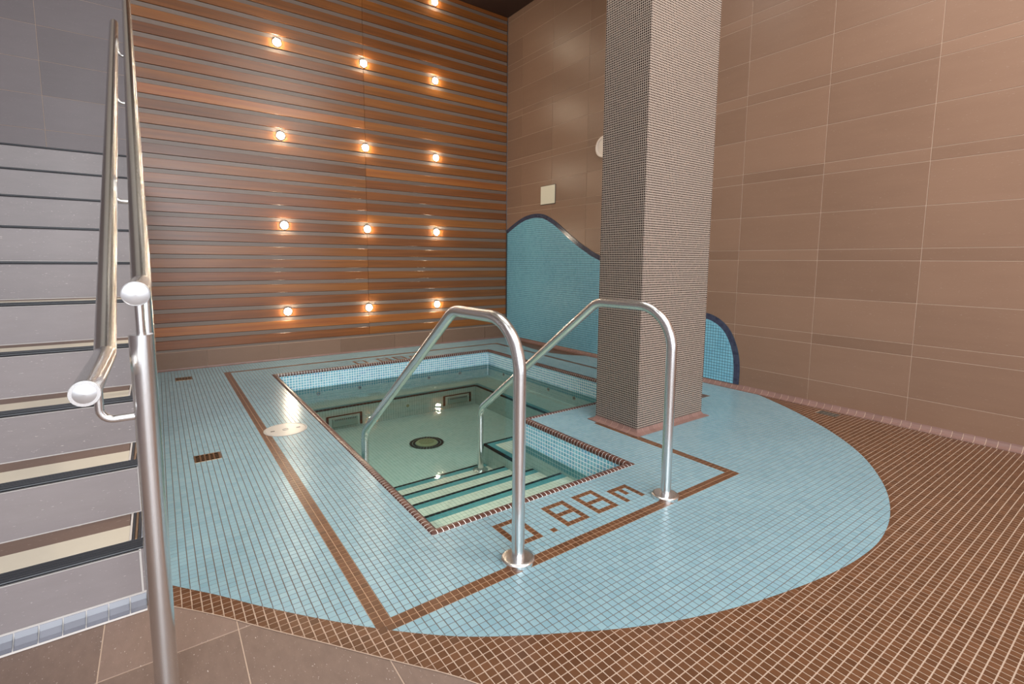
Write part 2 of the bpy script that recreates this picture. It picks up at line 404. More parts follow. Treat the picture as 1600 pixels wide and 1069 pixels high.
# grey tiled part of the back wall above the landing
MB().box((-1.75, YB+.0018, 0), (SX-.002, YB+.034, ZC)).obj('wall_grout', m_wgrout, wall_back)
gz = [1.977+.2555*i for i in range(-8, 9)] + [ZC]
for a, b in zip(gz[:-1], gz[1:]):
    for c, d in ((-1.75, -1.206), (-1.206, -.635), (-.635, SX-.002)):
        if b < ZC+.01: MB((c, YB, a)).box((c+.0012, YB, a+.0012), (d-.0012, YB+.02, b-.0012), .0006).obj('tile', m_grey, wall_back)
MB((SX-.01, YB-.02, 1.6)).box((SX-.012, YB-.012, .17), (SX+.004, YB+.02, ZC)).obj('corner_trim', m_metal, wall_back)

# ---------------------------------------------------------------- floor
BL = smooth_curve([(SX, 1.84), (-.01, 1.75), (.09, 1.63), (.19, 1.50), (.32, 1.345), (.45, 1.205), (.58, 1.085), (.69, 1.005), (.83, .92), (1.0, .825), (1.17, .75), (1.33, .695), (1.5, .65), (1.7, .61), (1.9, .587), (2.11, .59), (2.36, .64), (2.64, .75), (2.95, .94), (3.21, 1.18), (3.43, 1.46), (3.6, 1.73), (XR, 1.95)])
CR = smooth_curve([(XR, 3.74), (3.63, 3.80), (3.53, 3.93), (3.47, 4.1), (3.46, 4.3), (3.49, 4.58), (3.57, 4.87), (XR, 5.15)])
BLUE = BL + CR + [(XR, YB), (SX, YB)]
BR = smooth_curve([(SX, 1.70), (-.02, 1.65), (.09, 1.525), (.19, 1.395), (.29, 1.27), (.38, 1.155), (.46, 1.055), (.52, .98), (.58, .89), (.67, .72), (.76, .5), (.84, .2), (.9, -.2), (.95, -.7), (.98, -1.2)])
BROWN = BR + [(XR, -1.2), (XR, YB), (SX, YB)]
NB = len(BLUE)
i0, i1 = int((SX-X0)//P)-1, int((XR-X0)//P)+1
j0, j1 = int((-1.2-Y0)//P)-1, int((YB-Y0)//P)+1
# glyph cells
G = {'0': ['#####', '#...#', '#...#', '#...#', '#...#', '#...#', '#####'],
     '8': ['#####', '#...#', '#...#', '#####', '#...#', '#...#', '#####'],
     'm': ['#####', '#.#.#', '#.#.#', '#.#.#', '#...#']}
G['m'] = ['#####', '#.#.#', '#.#.#', '#...#', '#...#']
dark = set()
def glyph(ch, x, y):
    rows = G[ch]
    for r_, row in enumerate(reversed(rows)):
        for c_, q in enumerate(row):
            if q == '#': dark.add((x+c_, y+r_))
for ox, oy in ((0, 0), (23, 141)):
    glyph('0', 22+ox, 4+oy); dark.add((29+ox, 4+oy)); glyph('8', 32+ox, 4+oy); glyph('8', 39+ox, 4+oy); glyph('m', 46+ox, 4+oy)
for j in range(-1, 158): dark.add((-1, j)); dark.add((0, j))
for i in range(-1, 74): dark.add((i, -1)); dark.add((i, 0))
for j in range(-1, 38): dark.add((72, j)); dark.add((73, j))
for i in range(72, 122): dark.add((i, 36)); dark.add((i, 37))
for j in range(36, 158): dark.add((120, j)); dark.add((121, j))
for i in range(-1, 122): dark.add((i, 156)); dark.add((i, 157))
def in_pool(i, j): return (13 <= i < 60 and 14 <= j < 50) or (13 <= i < 108 and 50 <= j < 144)
COLB = (2.222, 1.828, 2.8604, 2.1605)
LID = (.567, 3.065, .114)
GR1 = (.100, 2.795, .212, 2.895); GR2 = (.075, 4.815, .190, 4.935); GR3 = (3.56, 1.30, 3.64, 1.42)
I, J = np.meshgrid(np.arange(i0, i1+1), np.arange(j0, j1+1), indexing='ij')
CXs = X0+P*(I+.5); CYs = Y0+P*(J+.5)
pool = ((I >= 13) & (I < 60) & (J >= 14) & (J < 50)) | ((I >= 13) & (I < 108) & (J >= 50) & (J < 144))
skip = pool | ((CXs > COLB[0]) & (CXs < COLB[2]) & (CYs > COLB[1]) & (CYs < COLB[3]))
def corners_in(poly):
    c = [inside_np(poly, CXs+sx*P/2, CYs+sy*P/2) for sx in (-1, 1) for sy in (-1, 1)]
    return sum(a.astype(int) for a in c)
nb = corners_in(BLUE); nw = corners_in(BROWN)
fit_ = lambda G_: (CXs > G_[0]) & (CXs < G_[2]) & (CYs > G_[1]) & (CYs < G_[3])
holes = ((CXs-LID[0])**2+(CYs-LID[1])**2 < (LID[2]-.5*P)**2) | fit_(GR1) | fit_(GR2) | fit_(GR3)
floor = MB().box((-1.75, -3.1, -.06), (SX-.001, 5.28, -.0024)).box((SX-.001, -3.1, -.06), (XR, gy(14)-.001, -.0024)).box((SX-.001, gy(144), -.06), (XR, YB, -.0024)) \
    .box((SX-.001, gy(14)-.001, -.06), (gx(13), gy(144), -.0024)).box((gx(60), gy(14)-.001, -.06), (XR, gy(50), -.0024)).box((gx(108), gy(50), -.06), (XR, gy(144), -.0024)).obj('floor', m_lgrout, kind='structure')
inx = (CXs > SX-.2) & (CXs < XR) & (CYs < YB)
fullB = (nb == 4) & ~skip & inx; partB = (nb > 0) & (nb < 4) & ~skip & inx
fullW = (nb == 0) & (nw == 4) & ~skip & inx; partW = (nb == 0) & (nw > 0) & (nw < 4) & ~skip & inx
# grout beds, one quad per cell
def quads(mask, z):
    x = CXs[mask]; y = CYs[mask]; h = P/2
    V = np.stack([np.stack([x+sx*h, y+sy*h, np.full_like(x, z)], 1) for sx, sy in ((-1,-1),(1,-1),(1,1),(-1,1))], 1).reshape(-1, 3)*S
    return V, np.arange(len(V)).reshape(-1, 4)
isd = np.zeros(I.shape, bool)
for (a, b) in dark:
    if i0 <= a <= i1 and j0 <= b <= j1: isd[a-i0, b-j0] = True
V, F = quads(fullB & isd, -.0008); link('band_grout', np_mesh('band_grout', V, F, m_bandg), floor)
V, F = quads(fullB & ~isd, -.0008); link('grout_bed', np_mesh('grout_bed', V, F, m_bgrout), floor)
V, F = quads(fullW, -.0008); link('grout_bed', np_mesh('grout_bed', V, F, m_lgrout), floor)
isd = np.zeros(I.shape, bool)
for (a, b) in dark:
    if i0 <= a <= i1 and j0 <= b <= j1: isd[a-i0, b-j0] = True
HT = P/2-.00085; HW = P/2-.0012
def near_ids(mask, cap):
    L = []
    for a, b in zip(*np.nonzero(mask)):
        q = project((CXs[a, b], CYs[a, b], 0))
        if q and 0 < q[0] < 1600 and 0 < q[1] < 1069: L.append((q[2], a, b))
    L.sort(); return [(a, b) for _, a, b in L[:cap]]
def lay(mask, hw, mat, cap, name):
    ids = near_ids(mask, cap); m2 = mask.copy()
    tm = tiles_mesh('tile', [(0, 0, 0)], (1,0,0), (0,1,0), (0,0,1), hw, hw, mat)
    for a, b in ids:
        m2[a, b] = False; link('tile', tm, floor, loc=(CXs[a, b], CYs[a, b], 0))
    cen = np.stack([CXs[m2], CYs[m2], np.zeros(m2.sum())], 1)
    stuff_tiles(name, cen, (1,0,0), (0,1,0), (0,0,1), hw, hw, mat, floor)
lay(fullB & ~isd & ~holes, HT, m_blue, 140, 'mosaic_tiles')
lay(fullB & isd & ~holes, HT, m_brown, 40, 'mosaic_tiles')
lay(fullW & ~holes, HW, m_brown, 120, 'mosaic_tiles')
# cells cut by the curves
mbB, mbW, mgB, mgW = MB(), MB(), MB(), MB()
def prism(mb, pl, z0, z1):
    n = len(pl)
    if n < 3: return
    A = sum(pl[i][0]*pl[(i+1) % n][1]-pl[(i+1) % n][0]*pl[i][1] for i in range(n))/2
    if abs(A) < 6e-6: return
    if A < 0: pl = pl[::-1]
    mb.raw([(x, y, z1) for x, y in pl]+[(x, y, z0) for x, y in pl], [tuple(range(n))]+[(n+i, n+(i+1) % n, (i+1) % n, i) for i in range(n)])
def sq(x, y, h): return [(x-h, y-h), (x+h, y-h), (x+h, y+h), (x-h, y+h)]
for a, b in zip(*np.nonzero(partB)):
    x, y = CXs[a, b], CYs[a, b]
    s0, s1 = near_seg(BLUE, x, y); mxs, mys = (s0[0]+s1[0])/2, (s0[1]+s1[1])/2
    nx, ny = -(s1[1]-s0[1]), s1[0]-s0[0]; L = math.hypot(nx, ny)
    left = inside(BLUE, mxs+nx/L*.003, mys+ny/L*.003)
    for keep, mt, mg, h in ((left, mbB, mgB, HT), (not left, mbW, mgW, HW)):
        q = clip(sq(x, y, h), s0, s1, keep); prism(mt if not (mt is mbB and isd[a, b]) else mbW, q, -.0022, 0)
        q = clip(sq(x, y, P/2), s0, s1, keep)
        if len(q) > 2: mg.poly([(px, py, -.0008) for px, py in (q if sum(q[i][0]*q[(i+1) % len(q)][1]-q[(i+1) % len(q)][0]*q[i][1] for i in range(len(q))) > 0 else q[::-1])])
for a, b in zip(*np.nonzero(partW)):
    x, y = CXs[a, b], CYs[a, b]; s0, s1 = near_seg(BROWN, x, y)
    nx, ny = -(s1[1]-s0[1]), s1[0]-s0[0]; L = math.hypot(nx, ny)
    left = inside(BROWN, (s0[0]+s1[0])/2+nx/L*.003, (s0[1]+s1[1])/2+ny/L*.003)
    prism(mbW, clip(sq(x, y, HW), s0, s1, left), -.0022, 0)
    prism(mgW, clip(sq(x, y, P/2), s0, s1, left), -.004, -.0008)
for mb, mt, nm in ((mbB, m_blue, 'cut_tiles'), (mbW, m_brown, 'cut_tiles'), (mgB, m_bgrout, 'grout_bed'), (mgW, m_lgrout, 'grout_bed')):
    mb.obj(nm, mt, floor, kind='stuff' if nm == 'cut_tiles' else None)
# pale grout edge along the slate floor
eb = MB()
for p, q in zip(BR[:-1], BR[1:]):
    d = Vector((q[0]-p[0], q[1]-p[1])).normalized(); n_ = Vector((-d.y, d.x))*-.003
    eb.poly([(p[0], p[1], -.0002), (p[0]+n_.x, p[1]+n_.y, -.0002), (q[0]+n_.x, q[1]+n_.y, -.0002), (q[0], q[1], -.0002)][::-1])
eb.obj('grout_edge', m_lgrout, floor)
# slate tiles
for i in range(-6, 14):
    for j in range(-8, 3):
        x, y = -.17+.2965*i, 1.435+.59*j
        if x > XR or y < -3.1 or x < -1.76: continue
        x1 = min(x+.2965, XR)
        pts = [(x, y), (x1, y), (x, y+.59), (x1, y+.59)]
        if all(inside(BROWN, px, py) for px, py in pts) or (j >= 1) or (x > SX and y > 1.6): continue
        y1 = y+.59
        if y1 > 1.71 and x < SX: y1 = 1.70
        MB((x, y, -.006)).box((x+.0015, y+.0015, -.006), (x1-.0015, y1-.0015, -.0014), .0006).obj('slate_tile', m_slate, floor)

# ---------------------------------------------------------------- pool
pool_o = MB().box((gx(12), gy(13), -.56), (gx(109), gy(145), -.50)).obj('swimming_pool', m_pgrout, kind='structure')
IX0, IX1, IX2 = gx(14.6), gx(58.4), gx(106.4)
IY0, IY1, IY2 = gy(15.6), gy(51.6), gy(142.4)
WATER = -.158; BEN = -.28; FLO = -.475; CT = -.018
walls = [((IX0, IY2), (IX0, IY0), (1, 0)), ((IX0, IY0), (IX1, IY0), (0, 1)), ((IX1, IY0), (IX1, IY1), (-1, 0)),
         ((IX1, IY1), (IX2, IY1), (0, 1)), ((IX2, IY1), (IX2, IY2), (-1, 0)), ((IX2, IY2), (IX0, IY2), (0, -1))]
gw, gp = MB(), MB(); cy_, te_, pa_ = [], [], []
for (a, b, n) in walls:
    a3, b3 = Vector((*a, 0)), Vector((*b, 0)); n3 = Vector((*n, 0)); o = n3*-.0012
    zc = CT-8*P
    gw.box(*[tuple(v) for v in ((min(a[0], b[0])-(.03 if n[0] == 1 else 0)+(0.0 if n[0] != -1 else .0008)-(.0008 if n[0] == 1 else 0), min(a[1], b[1])-(.03 if n[1] == 1 else 0)+(.0008 if n[1] == -1 else 0)-(.0008 if n[1] == 1 else 0), zc),
        (max(a[0], b[0])+(.03 if n[0] == -1 else 0)-(.0008 if n[0] == 1 else 0), max(a[1], b[1])+(.03 if n[1] == -1 else 0)-(.0008 if n[1] == 1 else 0), CT+.002))])
    gp.box(*[tuple(v) for v in ((min(a[0], b[0])-(.03 if n[0] == 1 else 0)+(.0008 if n[0] == -1 else 0), min(a[1], b[1])-(.03 if n[1] == 1 else 0)+(.0008 if n[1] == -1 else 0), -.52),
        (max(a[0], b[0])+(.03 if n[0] == -1 else 0)-(.0008 if n[0] == 1 else 0), max(a[1], b[1])+(.03 if n[1] == -1 else 0)-(.0008 if n[1] == 1 else 0), zc-.0001))])
    L = (b3-a3).length; d = (b3-a3).normalized(); nn_ = int(L/P+.5); pp = L/nn_
    lst = [[], [], []]
    for r_ in range(20):
        z = CT-P*(r_+.5)
        for c_ in range(nn_):
            q = a3+d*pp*(c_+.5); lst[0 if r_ < 6 else 1 if r_ < 8 else 2].append((q.x, q.y, z))
    for k_, mt in ((0, m_cyan), (1, m_teal), (2, m_pale)):
        stuff_tiles('wall_mosaic', lst[k_], tuple(d), (0, 0, 1), tuple(n3), pp/2-(.0022 if k_ == 0 else .0009), P/2-(.0022 if k_ == 0 else .0009), mt, pool_o, depth=.0015, bev=.0006)
gw.obj('white_grout', m_cgrout, pool_o); gp.obj('pale_grout', m_pgrout, pool_o)
def flat_tiles(x0, y0, x1, y1, z, mat, name='mosaic_tiles', test=None, hw=P/2-.0007):
    nx = max(1, round((x1-x0)/P)); ny = max(1, round((y1-y0)/P)); px = (x1-x0)/nx; py = (y1-y0)/ny
    c = [(x0+px*(i+.5), y0+py*(j+.5), z) for i in range(nx) for j in range(ny)]
    if test: c = [q for q in c if test(q)]
    stuff_tiles(name, c, (1,0,0), (0,1,0), (0,0,1), px/2-.0007, py/2-.0007, mat, pool_o, depth=.0015, bev=.0005)
def up_tiles(a, b, n, z0, z1, mat):
    a3, b3 = Vector((*a, 0)), Vector((*b, 0)); L = (b3-a3).length; d = (b3-a3).normalized()
    nc = max(1, round(L/P)); nz = max(1, round((z1-z0)/(P*2))); pc = L/nc; pz = (z1-z0)/nz
    c = [tuple(a3+d*pc*(i+.5)+Vector((0, 0, z0+pz*(k_+.5)))) for i in range(nc) for k_ in range(nz)]
    stuff_tiles('riser_tiles', c, tuple(d), (0,0,1), (*n, 0), pc/2-.0012, pz/2-.0006, mat, pool_o, depth=.0015, bev=.0005)
# floor
DR = (1.706, 3.54)
MB().box((IX0, IY0, -.51), (IX2, IY2, FLO-.0008)).obj('pool_floor_grout', m_pgrout, pool_o)
flat_tiles(IX0, gy(60), 2.62, 4.27, FLO, m_pale, test=lambda q: (q[0]-DR[0])**2+(q[1]-DR[1])**2 > .138**2)
flat_tiles(IX0, 2.55, 2.62, gy(60), FLO, m_pale)
# bench
BX, BY, NX, NY = 2.62, 4.27, 1.80, 2.83
bm = MB().box((IX0, BY+.001, -.5), (IX2, IY2, BEN-.0008)).box((BX+.001, IY1, -.5), (IX2, BY, BEN-.0008)).box((NX+.001, IY1, -.5), (BX, NY-.001, BEN-.0008))
bm.obj('bench_core', m_pgrout, pool_o)
E1, E2 = .017, .017+1.8*P
flat_tiles(IX0, BY+E2, IX2, IY2, BEN, m_pale); flat_tiles(BX+E2, NY-E2, IX2, BY+E2, BEN, m_pale)
flat_tiles(NX+E2, IY1, IX2, NY-E2, BEN, m_cream)
flat_tiles(IX0, BY+E1, BX+E2, BY+E2, BEN, m_teal); flat_tiles(BX+E1, NY-E1, BX+E2, BY+E1, BEN, m_teal)
flat_tiles(NX+E1, NY-E2, BX+E2, NY-E1, BEN, m_teal); flat_tiles(NX+E1, IY1, NX+E2, NY-E2, BEN, m_teal)
def trim(a, b, n, z, w=E1, name='black_trim'):
    d = Vector((b[0]-a[0], b[1]-a[1], 0)); L = d.length; d.normalize(); nn_ = max(1, round(L/.032)); p_ = L/nn_
    mb = MB(); n3 = Vector((*n, 0))
    for i in range(nn_):
        p0 = Vector((*a, 0))+d*(p_*i+.0012); p1 = Vector((*a, 0))+d*(p_*(i+1)-.0012); q = p1-n3*w; o = p0+n3*.0012
        lo = (min(o.x, q.x), min(o.y, q.y), z-.012); hi = (max(o.x, q.x), max(o.y, q.y), z+.0006)
        mb.box(lo, hi)
    mb.obj(name, m_black, pool_o, kind='stuff')
trim((IX0, BY), (BX, BY), (0, -1), BEN); trim((BX, BY), (BX, NY), (-1, 0), BEN)
trim((BX, NY), (NX, NY), (0, 1), BEN); trim((NX, NY), (NX, IY1), (-1, 0), BEN)
up_tiles((IX0, BY), (BX, BY), (0, -1), FLO, BEN-.012, m_pale); up_tiles((BX, BY), (BX, NY), (-1, 0), FLO, BEN-.012, m_pale)
up_tiles((NX, NY), (BX, NY), (0, 1), FLO, BEN-.012, m_pale); up_tiles((NX, IY1), (NX, NY), (-1, 0), FLO, BEN-.012, m_pale)
# steps
for k_ in range(4):
    ya, yb = 2.83-.257*k_, (2.83-.257*(k_+1) if k_ < 3 else IY0); z = -.42+.0665*k_
    xs = IX1 if ya < IY1 else NX
    MB((IX0, yb, -.5)).box((IX0, yb, -.5), (xs, ya-.001, z-.0008)).obj('step', m_pgrout, pool_o)
    trim((IX0, ya), (xs, ya), (0, 1), z, name='step_trim')
    flat_tiles(IX0, ya-E2, xs, ya-E1, z, m_teal); flat_tiles(IX0, yb, xs, ya-E2, z, m_cream)
    if xs == NX and yb < IY1: flat_tiles(NX, yb, IX1, IY1, z, m_cream)
# drain in the pool floor
dr = empty('floor_drain', (DR[0], DR[1], FLO), 'round drain cover in the deep pool floor, ringed by two circles of black tiles', 'drain')
MB((*DR, FLO)).lathe((*DR, FLO), [(.14, 0), (.14, .0004), (.0, .0004)]).obj('grout_ring', m_pgrout, dr)
for ring, (ra, rb, n_) in enumerate(((.092, .112, 28), (.116, .137, 34))):
    for i in range(n_):
        a0, a1 = 2*math.pi*(i+.06)/n_, 2*math.pi*(i+.94)/n_
        pl = [(DR[0]+r_*math.cos(t), DR[1]+r_*math.sin(t)) for r_, t in ((ra, a0), (rb, a0), (rb, a1), (ra, a1))]
        mb = MB((*DR, FLO)); prism(mb, pl, FLO, FLO+.0016); mb.obj('tile', m_black, dr)
m_drc = simple('drain_cover_plastic', B_(150, 156, 120), .5)
mb = MB((*DR, FLO)).lathe((*DR, FLO), [(.088, 0), (.086, .006), (.07, .010), (.03, .0115), (0, .0115)])
for i in range(-5, 6):
    hh = math.sqrt(max(0, .06**2-(i*.011)**2)); mb.box((DR[0]+i*.011-.002, DR[1]-hh, FLO+.009), (DR[0]+i*.011+.002, DR[1]+hh, FLO+.0145))
mb.obj('cover', m_drc, dr)
# suction grilles in the far bench front
for (a, b, z0, z1, lab) in ((1.117, 1.423, -.46, -.352, 'left recessed underwater suction grille in the far bench front, nearer the deck'), (2.247, 2.557, -.44, -.343, 'right recessed underwater suction grille in the far bench front, near the pool corner')):
    e = empty('suction_grille', ((a+b)/2, BY-.002, z0), lab, 'grille', 'underwater suction grilles in the bench front')
    fr_ = MB(((a+b)/2, BY-.002, z0))
    fr_.box((a-.004, BY-.006, z0), (a+.016, BY, z1)).box((b-.016, BY-.006, z0), (b+.004, BY, z1)).box((a, BY-.006, z1-.006), (b, BY, z1+.002)).obj('frame', m_black, e)
    c1, c2 = a+.045, b-.04
    MB(((a+b)/2, BY-.002, z0)).box((a+.02, BY-.004, z0+.004), (b-.02, BY-.001, z1-.010)).obj('back_plate', m_pale, e)
    MB(((a+b)/2, BY-.002, z0)).box((c1, BY-.02, z0+.010), (c2, BY-.002, z1-.022), .004).obj('cover', m_pgrout, e)
    sl = MB(((a+b)/2, BY-.002, z0))
    for i in range(12):
        x = c1+.02+(c2-c1-.045)*i/11; sl.box((x, BY-.023, z1-.040), (x+.006, BY-.019, z1-.026))
    sl.obj('slots', m_nose, e, kind='stuff')
# jets
jl = [((1.518, IY2, -.215), (0, -1, 0), 'second small round jet from the left in the far pool wall, just under water'), ((1.136, IY2, -.215), (0, -1, 0), 'leftmost small round jet in the far pool wall, just under water'),
      ((2.245, IY2, -.215), (0, -1, 0), 'third small round jet from the left in the far pool wall'), ((2.616, IY2, -.215), (0, -1, 0), 'rightmost small round jet in the far pool wall, near the corner'),
      ((IX2, 4.274, -.215), (-1, 0, 0), 'small round jet in the right pool wall nearest the far corner'), ((IX2, 3.524, -.215), (-1, 0, 0), 'middle small round jet in the right pool wall, left of the column'),
      ((IX2, 3.167, -.218), (-1, 0, 0), 'small round jet in the right pool wall right beside the column'), ((1.865, BY, -.372), (0, -1, 0), 'round fitting in the far bench front between the two suction grilles')]
for c, n, lab in jl:
    r_ = .017 if c[2] > -.3 else .03
    e = empty('pool_jet', c, lab, 'jet', 'round jets in the pool walls')
    MB(c).lathe(c, [(r_, 0), (r_, .004), (r_*.72, .006), (r_*.6, .003)], n, 20).obj('ring', m_pale if r_ > .02 else m_brass, e)
    MB(c).lathe(c, [(r_*.58, .001), (r_*.5, .0035), (0, .004)], n, 16).obj('nozzle', m_drc if r_ > .02 else m_hole, e)
# coping
prof = [(0, 0), (.10, .0045), (.35, .0065), (.65, .0060), (.86, .002), (.97, -.006), (1.0, -.020), (.9, -.020)]
CW = 1.6*P
def run(a, b, inw, sa, sb):
    """tiles from outer corner a to b; inw = inward direction; sa, sb = shortening per unit of inward offset"""
    a = Vector((*a, 0)); b = Vector((*b, 0)); d = (b-a).normalized(); L = (b-a).length; n_ = Vector((*inw, 0)); out = []
    N = round(L/P)
    ext0, ext1 = (-1 if sa < 0 else 0)*2, (1 if sb < 0 else 0)*2
    for i in range(ext0, N+ext1):
        t0, t1 = i*P+.0015, (i+1)*P-.0015; pts = []; ok = 0
        rows = []
        for s, z in prof:
            lo, hi = sa*s*CW, L-sb*s*CW
            q0, q1 = min(max(t0, lo), hi), min(max(t1, lo), hi); ok += (q1-q0) > 1e-4
            rows.append((a+d*q0+n_*s*CW+Vector((0, 0, z)), a+d*q1+n_*s*CW+Vector((0, 0, z))))
        if ok == 0: continue
        c = rows[0][0]; m = len(rows); pts = [r_[0] for r_ in rows]+[r_[1] for r_ in rows]
        F = [(k2, k2+1, m+k2+1, m+k2) for k2 in range(m-1)]+[tuple(range(m)), tuple(range(2*m-1, m-1, -1))]
        # orient upward
        nrm = (pts[1]-pts[0]).cross(pts[m]-pts[0])
        if nrm.z < 0: F = [f[::-1] for f in F]
        out.append((pts, F))
    return out
OX0, OX1, OX2, OY0, OY1, OY2 = gx(13), gx(60), gx(108), gy(14), gy(50), gy(144)
runs = [((OX0, OY0), (OX0, OY2), (1, 0), 1, 1), ((OX0, OY0), (OX1, OY0), (0, 1), 1, 1), ((OX1, OY0), (OX1, OY1), (-1, 0), 1, -1),
        ((OX1, OY1), (OX2, OY1), (0, 1), -1, 1), ((OX2, OY1), (OX2, OY2), (-1, 0), 1, 1), ((OX0, OY2), (OX2, OY2), (0, -1), 1, 1)]
allp = []
for a, b, n_, sa, sb in runs:
    allp += run(a, b, n_, sa, sb)
    lo = (min(a[0], b[0], a[0]+n_[0]*CW*.94), min(a[1], b[1], a[1]+n_[1]*CW*.94)); hi = (max(a[0], b[0], a[0]+n_[0]*CW*.94), max(a[1], b[1], a[1]+n_[1]*CW*.94))
cg = MB()
for a, b, n_, sa, sb in runs:      # grout body under the coping tiles, same profile a little lower
    A = Vector((*a, 0)); Bq = Vector((*b, 0)); d = (Bq-A).normalized(); L = (Bq-A).length; n3 = Vector((*n_, 0)); pts = []
    for s, z in prof[:-1]: pts.append(A+d*(sa*s*CW)+n3*(s*CW-.0010*s)+Vector((0, 0, z-.0009)))
    for s, z in prof[:-1]: pts.append(A+d*(L-sb*s*CW)+n3*(s*CW-.0010*s)+Vector((0, 0, z-.0009)))
    m = len(prof)-1; cg.raw(pts, [(k2, k2+1, m+k2+1, m+k2) for k2 in range(m-1)])
cg.obj('coping_grout', m_cgrout, pool_o)
def dist(t):
    c = sum(t[0], Vector())/len(t[0]); q = project(c); return q[2] if q and q[0] < 1600 else 99
allp.sort(key=dist)
rest = MB()
for i, (pts, F) in enumerate(allp):
    if i < 290:
        mb = MB(tuple(pts[0])); mb.raw(pts, F); mb.obj('coping_tile', m_coping, pool_o)
    else: rest.raw(pts, F)
rest.obj('coping_tiles', m_coping, pool_o, kind='stuff')
# water
wm = MB().poly([(IX0, IY0, WATER), (IX1, IY0, WATER), (IX1, IY1, WATER), (IX0, IY1, WATER)]) 
wmb = MB(); wmb.poly([(IX0, IY0, WATER), (IX1, IY0, WATER), (IX1, IY1, WATER), (IX2, IY1, WATER), (IX2, IY2, WATER), (IX0, IY2, WATER)])
wmb.obj('pool_water', m_water, label='clear greenish still water filling the sunken L-shaped pool', cat='water', kind='stuff')

# ---------------------------------------------------------------- column
cx0, cy0, cx1, cy1 = COLB; pc = .0133
col = empty('mosaic_column', ((cx0+cx1)/2, (cy0+cy1)/2, 0), 'square floor-to-ceiling column clad in tiny dark brown mosaic with pale grout', 'column')
MB(tuple(Vector(col.location)/S)).box((cx0+.0004, cy0+.0004, 0), (cx1-.0004, cy1-.0004, ZC)).obj('grout_core', m_colg, col)
nz = int(ZC/pc); zz = (np.arange(nz)+.5)*pc; hc = pc/2-.0016
def face(a, b, n_):
    a = np.array(a); b = np.array(b); L = np.linalg.norm(b-a); nc = round(L/pc); d = (b-a)/L; pp = L/nc
    s_ = (np.arange(nc)+.5)*pp
    A, Bz = np.meshgrid(s_, zz, indexing='ij'); c = np.stack([a[0]+d[0]*A.ravel(), a[1]+d[1]*A.ravel(), Bz.ravel()], 1)
    stuff_tiles('mosaic_tiles', c, (d[0], d[1], 0), (0, 0, 1), (*n_, 0), hc, hc, m_colt, col, depth=.0008, bev=.0003)
face((cx0, cy0), (cx1, cy0), (0, -1)); face((cx0, cy0), (cx0, cy1), (-1, 0)); face((cx1, cy0), (cx1, cy1), (1, 0)); face((cx0, cy1), (cx1, cy1), (0, 1))
ccv = cove_mesh(.0491, .030, .036)
for (X, Y, rz, L_) in ((cx0, cy0, 0, cy1-cy0), (cx1, cy0, math.pi/2, cx1-cx0), (cx1, cy1, math.pi, cy1-cy0), (cx0, cy1, -math.pi/2, cx1-cx0)):
    d_ = Vector((math.cos(rz), math.sin(rz), 0))*.0009
    o = link('cove_grout', cove_mesh(L_, .030, .036, m_wgrout, 0), col, loc=Vector((X, Y, -.0009))+d_-Vector(col.location)/S); o.rotation_euler = (0, 0, rz)
for (ox, oy, rz, n_) in ((cx0, cy0, 0, 7), (cx1, cy1, math.pi, 7)):
    for i in range(n_-0):
        y = oy + (i*.0475 if rz == 0 else -i*.0475)
        o = link('cove_tile', ccv, col, loc=(Vector((ox+(-.0 if rz == 0 else .0), y, 0))-Vector(col.location)/S)); o.rotation_euler = (0, 0, rz); o.scale.y = .0475/.0491
for (ox, oy, rz, n_) in ((cx0, cy0, math.pi/2, 13), (cx1, cy1, -math.pi/2, 13)):
    for i in range(n_):
        x = ox + ((i+1)*.0491 if rz > 0 else -(i+1)*.0491)
        if rz > 0: o = link('cove_tile', ccv, col, loc=(Vector((x, oy, 0))-Vector(col.location)/S)); o.rotation_euler = (0, 0, math.pi/2)
        else: o = link('cove_tile', ccv, col, loc=(Vector((x, oy, 0))-Vector(col.location)/S)); o.rotation_euler = (0, 0, -math.pi/2)
for sx, sy, X, Y in ((-1, -1, cx0, cy0), (1, -1, cx1, cy0), (-1, 1, cx0, cy1), (1, 1, cx1, cy1)):   # mitred corner pieces
    mb = MB((X, Y, 0)); pr_ = [(.036, 0), (.036, .004), (.0234, .007), (.0101, .0114), (.0025, .0225), (0, .030)]
    A = [(X+sx*a, Y+sy*a, z) for a, z in pr_]; Bq = [(X+sx*a, Y, z) for a, z in pr_]; C2 = [(X, Y+sy*a, z) for a, z in pr_]
    for i in range(5):
        mb.poly([A[i], A[i+1], Bq[i+1], Bq[i]]); mb.poly([A[i], A[i+1], C2[i+1], C2[i]])
    mb.obj('corner_tile', m_cove, col)

# ---------------------------------------------------------------- wave panel on the right wall
sc_ = lambda y, z: (y*.965, 1+(z-1)*.965)
wl = [sc_(*q) for q in [(5.476, 1.41), (5.36, 1.463), (5.22, 1.52), (5.08, 1.563), (4.95, 1.582), (4.82, 1.585), (4.69, 1.566), (4.57, 1.52), (4.455, 1.462), (4.34, 1.39), (4.23, 1.317), (4.12, 1.25), (4.016, 1.192), (3.93, 1.15), (3.865, 1.115), (3.76, 1.075), (3.6, 1.01), (3.4, .91), (3.2, .80), (3.0, .70), (2.8, .625), (2.62, .585), (2.494, .572), (2.41, .56), (2.32, .522), (2.24, .455), (2.18, .355), (2.145, .25), (2.13, .14)]] + [(2.13*.965, .036)]
wv = smooth_curve(wl, 4)
wave = empty('wave_panel', (XR, 3.7, .036), 'wave-topped panel of light blue mosaic with navy border on the right wall', 'wall panel')
XW = XR-.006
BWD = 2*P+.001
